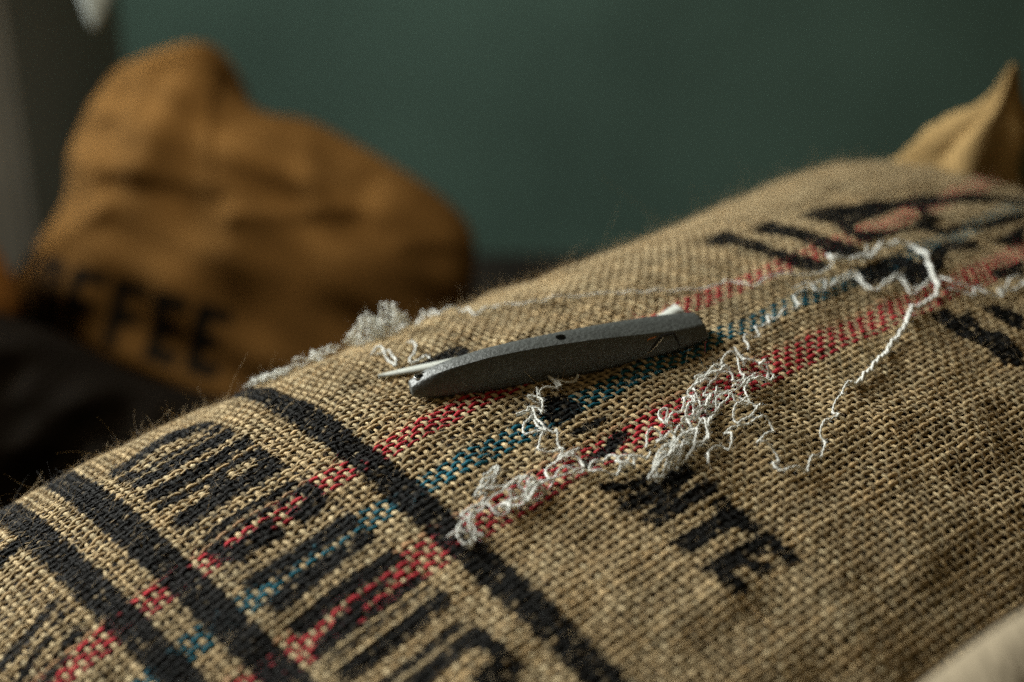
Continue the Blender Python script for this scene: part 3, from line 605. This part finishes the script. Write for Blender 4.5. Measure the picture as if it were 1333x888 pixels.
def front_point(t, w):                                # w = 0 bottom .. 1 ridge on the knife's front side
    zt = KT(t); y = KF(t) + (KR(t) - KF(t)) * max(0, (w - .45) / .5); return kpt(t * KL * 1.012 - .0006, y + .00002, zt * w)
def groove(name, pts, r, mat):
    path = np.array([front_point(*p) for p in pts]); dens = []
    for a_, b_ in zip(path[:-1], path[1:]): dens += [a_ + (b_ - a_) * s_ for s_ in np.linspace(0, 1, 6)[:-1]]
    dens.append(path[-1]); path = np.array(dens)
    co = transport_tube(path, np.full(len(path), r), 6)
    return mesh_obj(name, co, tube_faces(len(path), 6), mat, knife)
groove('seam', [(.775, .38), (.80, .62), (.828, .88), (.85, .90), (.872, .90), (.880, .60), (.884, .36)], .00046, M_GROOVE)['label'] = 'dark seam of the slide cover near the blunt end'
mo = plain_mat('orange_mark', (0.62, 0.20, 0.04), .5, .1, 50)
groove('wear_mark', [(.775, .80), (.785, .83), (.805, .86)], .00022, mo)['label'] = 'small orange scratch on the front side'

# flat ivory strip under the knife
def strip():
    uvA, uvB = np.array((-0.0215, -0.0755)), np.array((0.0925, -0.0325)); n = 40
    t = np.linspace(0, 1, n); uv = uvA + (uvB - uvA) * t[:, None]; uv[:, 1] += .003 + .0050 * t + .016 * np.clip((1 - t) / .13, 0, 1) ** 1.3 * np.clip(t / .5, 0, 1); d = (uvB - uvA) / np.linalg.norm(uvB - uvA); pr = np.array((-d[1], d[0]))
    w = np.interp(t, (0, .02, .06, .12, .3, 1), (.0014, .0026, .0033, .0037, .0040, .0040)) 
    P = []
    for s_ in (-1, 1):
        q_ = uv + pr * (w * s_)[:, None]; p0, n0 = cloth(q_[:, 0], q_[:, 1])
        for _ in range(60): p0[1:-1] = (p0[:-2] + 2 * p0[1:-1] + p0[2:]) / 4; n0[1:-1] = (n0[:-2] + 2 * n0[1:-1] + n0[2:]) / 4
        P.append((p0, n0))
    zoff = 0.0016
    V = np.stack([P[0][0] + P[0][1] * zoff, P[1][0] + P[1][1] * zoff, P[1][0] + P[1][1] * (zoff + .0006), P[0][0] + P[0][1] * (zoff + .0006)], 1)
    f = tube_faces(n, 4); f = np.concatenate([f, [[0, 1, 2, 3]], [[(n - 1) * 4 + i for i in (3, 2, 1, 0)]]])
    o = mesh_obj('flat_strip', V, f, M_STRIP, smooth=False)
    tag(o, 'thin ivory strip lying under the knife, its ends showing at both sides', 'strip')
strip()

# ------------------------------------------------------------------ white unravelled stitching thread
WHITE = np.array([0.76, 0.77, 0.71])
def catmull(p, step):
    p = np.asarray(p, float); q = np.vstack([2 * p[0] - p[1], p, 2 * p[-1] - p[-2]]); out = []
    for i in range(1, len(q) - 2):
        L = np.linalg.norm(q[i + 1] - q[i]); m = max(2, int(L / step)); t = np.linspace(0, 1, m, endpoint=False)[:, None]
        a_, b_, c_, d_ = q[i - 1], q[i], q[i + 1], q[i + 2]
        out.append(.5 * (2 * b_ + (c_ - a_) * t + (2 * a_ - 5 * b_ + 4 * c_ - d_) * t**2 + (3 * b_ - a_ - 3 * c_ + d_) * t**3))
    return np.vstack(out + [p[-1:]])
def thread_path(uv, lift, crimp, r):
    q_ = catmull(uv, 0.0006); n = len(q_); s_ = np.arange(n) * 0.0006
    w = smooth_noise(3, s_, (.009, .017, .03), r)
    q_ = q_ + np.stack([w[0], w[1]], 1) * crimp
    P, nn = cloth(q_[:, 0], q_[:, 1])
    h = .0016 + lift * np.clip(.45 + .55 * w[2] + .35 * smooth_noise(1, s_, (.02,), r)[0], 0, 1.6)
    return P + nn * h[:, None]
def strand(parent, path, rad, r, fuzz=4.0, two_ply=False):
    path = np.asarray(path); n = len(path)
    s_ = np.concatenate([[0], np.cumsum(np.linalg.norm(np.diff(path, axis=0), axis=1))])
    V, F, Cc, Fb = [], [], [], []; off = 0
    def add(pth, rr, k):
        nonlocal off
        co = transport_tube(pth, rr, k); m = len(pth)
        V.append(co.reshape(-1, 3)); F.append(tube_faces(m, k) + off); off += m * k
        Cc.append(np.repeat(WHITE[None] * r.uniform(.86, 1.08), m * k, 0))
        ss = np.linspace(0, s_[-1], m); fb = np.zeros((m, k, 3)); fb[..., 0] = ss[:, None] + r.uniform(0, 9); fb[..., 1] = np.cos(np.arange(k) / k * 6.283); fb[..., 2] = np.sin(np.arange(k) / k * 6.283); Fb.append(fb.reshape(-1, 3))
    ph = s_ * 2 * np.pi / (.0042 if not two_ply else .009)
    t = np.gradient(path, axis=0); t /= np.linalg.norm(t, axis=1, keepdims=True) + 1e-9
    a_ = np.cross(t, (0, 0, 1.0)); a_ /= np.linalg.norm(a_, axis=1, keepdims=True) + 1e-6; b_ = np.cross(a_, t)
    for k in range(2):                                # two plies twisted round each other
        o_ = (np.cos(ph + k * np.pi)[:, None] * a_ + np.sin(ph + k * np.pi)[:, None] * b_) * rad * .5
        add(path + o_, rad * .68 * (1 + .12 * smooth_noise(1, s_, (.004, .011), r)[0]), 6)
    m = int(s_[-1] / .001 * fuzz)                     # lint
    if m:
        i = r.integers(0, n, m); d = r.normal(0, 1, (m, 3)); d /= np.linalg.norm(d, axis=1, keepdims=True)
        L = .0008 * np.exp(r.normal(0, .4, m)); tt = np.linspace(0, 1, 3)
        pth = path[i][:, None] + d[:, None] * (rad * .5 + L[:, None] * tt)[..., None] + (L[:, None] * tt**2)[..., None] * r.normal(0, .5, (m, 1, 3))
        co = sweep(pth, np.full((m, 3), .000032), 3); V.append(co.reshape(-1, 3)); F.append(tube_faces(3, 3, m) + off); off += m * 9
        Cc.append(np.repeat(WHITE[None], m * 9, 0)); Fb.append(np.zeros((m * 9, 3)))
    return mesh_obj('strand', np.vstack(V), np.vstack(F), M_THREAD, parent, col=np.vstack(Cc), fib=np.vstack(Fb))
def thread_thing(name, label, keys, lift, crimp, rad=.00043, extra=()):
    e_ = empty(name); tag(e_, label, 'thread', 'unravelled white stitching thread')
    r = np.random.default_rng(sum(map(ord, label)))
    for k in keys: strand(e_, thread_path(THREAD_PATHS[k], lift, crimp, r), rad, r)
    for uv, lf, rd in extra: strand(e_, thread_path(uv, lf, crimp, r), rd, r)
    return e_
def curls(keys, n, spread, r):
    """extra loops wandering along the traced strands of a tangle"""
    out = []
    for _ in range(n):
        base = np.array(THREAD_PATHS[keys[r.integers(0, len(keys))]]); i = r.integers(0, max(1, len(base) - 6)); seg = base[i:i + 7]
        q_ = catmull(seg, .004); th = np.cumsum(r.normal(1.3, .6, len(q_))); q_ = q_ + np.stack([np.cos(th), np.sin(th)], 1) * spread * r.uniform(.4, 1.1, (len(q_), 1))
        out.append((q_, .0045, .0005))
    return out
r1 = np.random.default_rng(3)
KB_ = ['b1', 'b2', 'b3', 'b4', 'b5', 'b6']; KL_ = ['l1', 'l2', 'l3', 'l4']
big = thread_thing('white_thread', 'big white thread tangle before the knife with a long thick loop to the right', KB_ + ['chain', 'tail'], .0035, .0004, extra=curls(KB_, 4, .0042, r1))
r2 = np.random.default_rng(5)
strand(big, thread_path(THREAD_PATHS['cord'], .003, .0002, r2), .00100, r2, 9.0, True)
strand(big, np.array([cloth(*THREAD_PATHS['spur'][2])[0] + cloth(*THREAD_PATHS['spur'][2])[1] * h_ + np.array([.0006 * math.sin(h_ * 400), 0, 0]) for h_ in np.linspace(.001, .0085, 20)]), .0007, r2)
thread_thing('white_thread', 'frayed white thread tangle nearest the camera, ending in a small ring', KL_ + ['zig', 'zig2'], .0028, .0003, extra=curls(KL_, 3, .0026, r1))
thread_thing('white_thread', 'thin crinkled white threads trailing left across the stripes from the thick loop', ['up1', 'up2', 'up3'], .0012, .0003, .00040)
thread_thing('white_thread', 'crinkled white thread running off the right edge past the thick loop', ['right1', 'right2', 'right3'], .002, .0003, .00045)
thread_thing('white_thread', 'short curly white thread between the blunt knife end and the thick loop', ['drop'], .002, .0003, .00045)
thread_thing('white_thread', 'tiny white thread scrap just above the big tangle', ['drop2'], .001, .0001, .0005)
r4 = np.random.default_rng(11); heap = []
for _ in range(13):
    t0 = r4.uniform(-.3, .95); n_ = 13; t = np.linspace(t0, t0 + r4.uniform(.08, .3), n_)
    big_ = np.interp(t, (0, .35, .75, 1.0, 1.2), (.45, .7, 1.0, 1.1, .6))
    u_ = np.interp(t, (-.35, 0, .5, 1), (-.058, -.036, .004, .0235)); v_ = np.interp(t, (-.35, 0, .5, 1), (-.134, -.132, -.122, -.1040)) + r4.normal(0, .004)
    th = np.cumsum(r4.normal(.7, 1.3, n_)); amp = r4.uniform(.002, .0105, n_) * big_
    heap.append((np.stack([u_ + np.cos(th) * amp, v_ + np.sin(th) * amp], 1), .0120 * float(big_.mean()) ** 2, .00040))
thread_thing('white_thread', 'heaped white thread tangle on the sack crest behind the knife tip', ['f1', 'f2', 'f3'], .002, .0003, .0005, extra=heap)

# loose coloured fibres
def loose_fibre(name, label, uv, col, lift):
    q_ = catmull(uv, .0006); P, nn = cloth(q_[:, 0], q_[:, 1]); s_ = np.linspace(0, 1, len(q_)); P = P + nn * (.0012 + lift * np.sin(s_ * np.pi))[:, None]
    co = transport_tube(P, np.full(len(P), .00010), 4)
    o = mesh_obj(name, co, tube_faces(len(P), 4), M_COLOR, col=np.repeat(np.array([col]), len(P) * 4, 0), fib=np.zeros((len(P) * 4, 3)))
    tag(o, label, 'fibre')
loose_fibre('loose_fibre', 'stray red fibre beside the blunt end of the knife', [(.0800, .0005), (.0790, .0030), (.0770, .0040), (.0745, .0062)], (.4, .05, .06), .002)

# ------------------------------------------------------------------ other sacks
def puffed_sack(name, label, outline, depth, thick, mat, folds=(), print_fn=None, base=(.3, .16, .05), seed=1, tilt=0.0, sq=2.4, lumps=.006, nr=64, na=200, cat='sack', group=None):
    """a filled sack: closed body of real thickness whose outline is given at a distance"""
    out = catmull(np.array(list(outline) + [outline[0]], float), 6.0)[:-1]
    c = out.mean(0); rel = out - c
    ang = np.unwrap(np.arctan2(rel[:, 1], rel[:, 0])); L = np.concatenate([[0], np.cumsum(np.linalg.norm(np.diff(out, axis=0), axis=1))])
    s = np.linspace(0, L[-1], na, endpoint=False); B = np.stack([np.interp(s, L, out[:, k]) for k in (0, 1)], 1)
    rho = np.sin(np.linspace(0, np.pi / 2, nr))
    px = c + (B - c)[None] * rho[:, None, None]                      # (nr,na,2)
    r = np.random.default_rng(seed)
    prof = np.sqrt(np.clip(1 - rho**sq, 0, 1))[:, None]
    disp = np.zeros(px.shape[:2])
    for (x1, y1, x2, y2, w, a) in folds:
        d = np.array([x2 - x1, y2 - y1], float); l2 = d @ d
        t = np.clip(((px[..., 0] - x1) * d[0] + (px[..., 1] - y1) * d[1]) / l2, 0, 1)
        e2 = (px[..., 0] - x1 - t * d[0])**2 + (px[..., 1] - y1 - t * d[1])**2
        disp += a * np.exp(-e2 / (2 * w * w))
    for _ in range(14):
        f = 2 * np.pi / r.uniform(45, 160); a = r.uniform(0, np.pi)
        disp += lumps * .4 * np.sin(f * (px[..., 0] * math.cos(a) + px[..., 1] * math.sin(a)) + r.uniform(0, 6.28))
    sides = []
    for sgn in (-1, 1):
        dd = depth + sgn * thick * prof + (-disp * np.clip(prof * 1.5, 0, 1) if sgn < 0 else 0) - tilt * (px[..., 1] - c[1])
        a_ = (px[..., 0] - CX) / FPX * depth; b_ = -(px[..., 1] - CY) / FPX * depth
        sides.append(np.array([0, 0, H]) + a_[..., None] * CAM_R + b_[..., None] * CAM_U + dd[..., None] * CAM_F)
    front, backs = sides
    V = np.concatenate([front.reshape(-1, 3), backs[:-1].reshape(-1, 3)])
    i = np.arange(nr - 1)[:, None] * na; j = np.arange(na)[None]
    f1 = np.stack([i + j, i + (j + 1) % na, i + na + (j + 1) % na, i + na + j], -1).reshape(-1, 4)
    off = nr * na; idx = lambda ri: np.where(ri < nr - 1, off + ri * na, (nr - 1) * na)
    i0 = idx(np.arange(nr - 1))[:, None]; i1 = idx(np.arange(1, nr))[:, None]
    f2 = np.stack([i0 + j, i1 + j, i1 + (j + 1) % na, i0 + (j + 1) % na], -1).reshape(-1, 4)
    col = np.ones((len(V), 3)) * np.array(base)
    if print_fn is not None:
        k = np.zeros(len(V), bool); k[:nr * na] = print_fn(px[..., 0].ravel(), px[..., 1].ravel()); col[k] = (.014, .013, .011)
    V[~np.isfinite(V)] = 0; V[:, 2] = np.maximum(V[:, 2], H - .658)
    o = mesh_obj(name, V, np.concatenate([f1, f2]), mat, col=col)
    tag(o, label, cat, group); return o
def coffee_print(x, y):
    o = np.array((64.0, 326.0)); ex = np.array((48.0, 14.5)); l = np.linalg.norm(ex); ex /= l; ey = np.array((-ex[1], ex[0]))
    X = (x - o[0]) * ex[0] + (y - o[1]) * ex[1]; Y = (x - o[0]) * ey[0] + (y - o[1]) * ey[1]
    r = np.zeros(x.shape, bool)
    for i, ch in enumerate('COFFEE'):
        r |= letter_test(ch, (X - i * l) / (l * .80), 1 - Y / 84.0)
    return r
puffed_sack('coffee_sack', 'slumped brown coffee sack with dark lettering, blurred against the green wall',
    [(30, 368), (62, 320), (98, 268), (108, 190), (150, 112), (200, 76), (268, 60), (300, 80), (312, 122), (352, 150), (402, 158), (450, 180), (520, 220), (580, 260), (614, 300), (618, 350), (606, 410), (575, 540), (440, 620), (330, 610), (220, 560), (140, 510), (80, 460), (36, 412)],
    1.22, .13, M_BACK,
    folds=[(150, 322, 330, 310, 50.6, 0.0084), (330, 310, 590, 358, 46.0, 0.0132), (300, 275, 540, 310, 34.5, -0.0093), (292, 100, 250, 235, 27.6, 0.0112), (318, 150, 268, 250, 20.7, -0.0093), (360, 190, 330, 260, 27.6, 0.0093), (400, 185, 470, 250, 25.3, -0.0074), (170, 230, 380, 235, 29.9, 0.0083), (570, 290, 600, 345, 23.0, -0.0093), (480, 250, 560, 285, 25.3, 0.0074), (150, 150, 230, 120, 10.3, 0.0056), (130, 200, 215, 190, 10.3, -0.0056), (235, 110, 215, 200, 9.2, 0.0056), (420, 200, 440, 290, 10.3, 0.0056), (505, 235, 470, 320, 10.3, -0.0056), (350, 300, 480, 290, 9.2, 0.0056), (200, 262, 330, 285, 10.3, -0.0056), (540, 330, 600, 320, 9.2, 0.0056), (120, 330, 190, 290, 10.3, 0.0065), (60, 372, 160, 392, 29.9, 0.0096)], lumps=.0028,
    print_fn=coffee_print, base=(.185, .098, .030), seed=4, sq=3.6, nr=90, na=320, group='sacks in the background')
puffed_sack('jute_sack', 'orange-brown sack peeking in at the left edge of the picture', [(16, 388), (-4, 345), (-60, 250), (-140, 120), (-240, 50), (-360, 40), (-490, 100), (-540, 260), (-500, 480), (-240, 560), (-60, 490), (8, 432)], 1.08, .13, M_BACK, base=(.27, .12, .03), seed=8, lumps=.004, group='sacks in the background')
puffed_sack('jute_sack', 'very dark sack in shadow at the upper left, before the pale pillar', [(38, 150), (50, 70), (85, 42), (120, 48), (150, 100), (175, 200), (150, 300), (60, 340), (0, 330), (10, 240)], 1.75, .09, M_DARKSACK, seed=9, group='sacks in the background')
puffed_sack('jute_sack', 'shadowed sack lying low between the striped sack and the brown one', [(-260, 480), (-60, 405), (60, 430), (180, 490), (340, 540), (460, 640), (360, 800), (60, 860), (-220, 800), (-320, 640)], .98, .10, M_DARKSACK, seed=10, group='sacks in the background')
puffed_sack('jute_sack', 'pale sack close to the camera in the lower right corner, far out of focus', [(1196, 900), (1271, 842), (1345, 794), (1450, 745), (1600, 760), (1700, 900), (1650, 1100), (1450, 1180), (1250, 1120), (1170, 1000)], .335, .022, M_NEAR, seed=12, lumps=.001, group='sacks in the foreground')

# white hanging cloth tip at the top edge
def hanging_tip():
    n, k = 16, 14; V = []
    for i in range(n):
        t = i / (n - 1); y = -70 + t * 108; w = np.interp(t, (0, .6, .9, 1), (30, 22, 10, 2))
        for j in range(k):
            a_ = j / k * 2 * math.pi; p = at(124 + math.cos(a_) * w, y, 1.12) + CAM_F * math.sin(a_) * .012 * (1 - .5 * t); V.append(p)
    o = mesh_obj('white_cloth', V, tube_faces(n, k), M_CLOTH); tag(o, 'white cloth tip hanging into the top left of the picture', 'cloth')
hanging_tip()
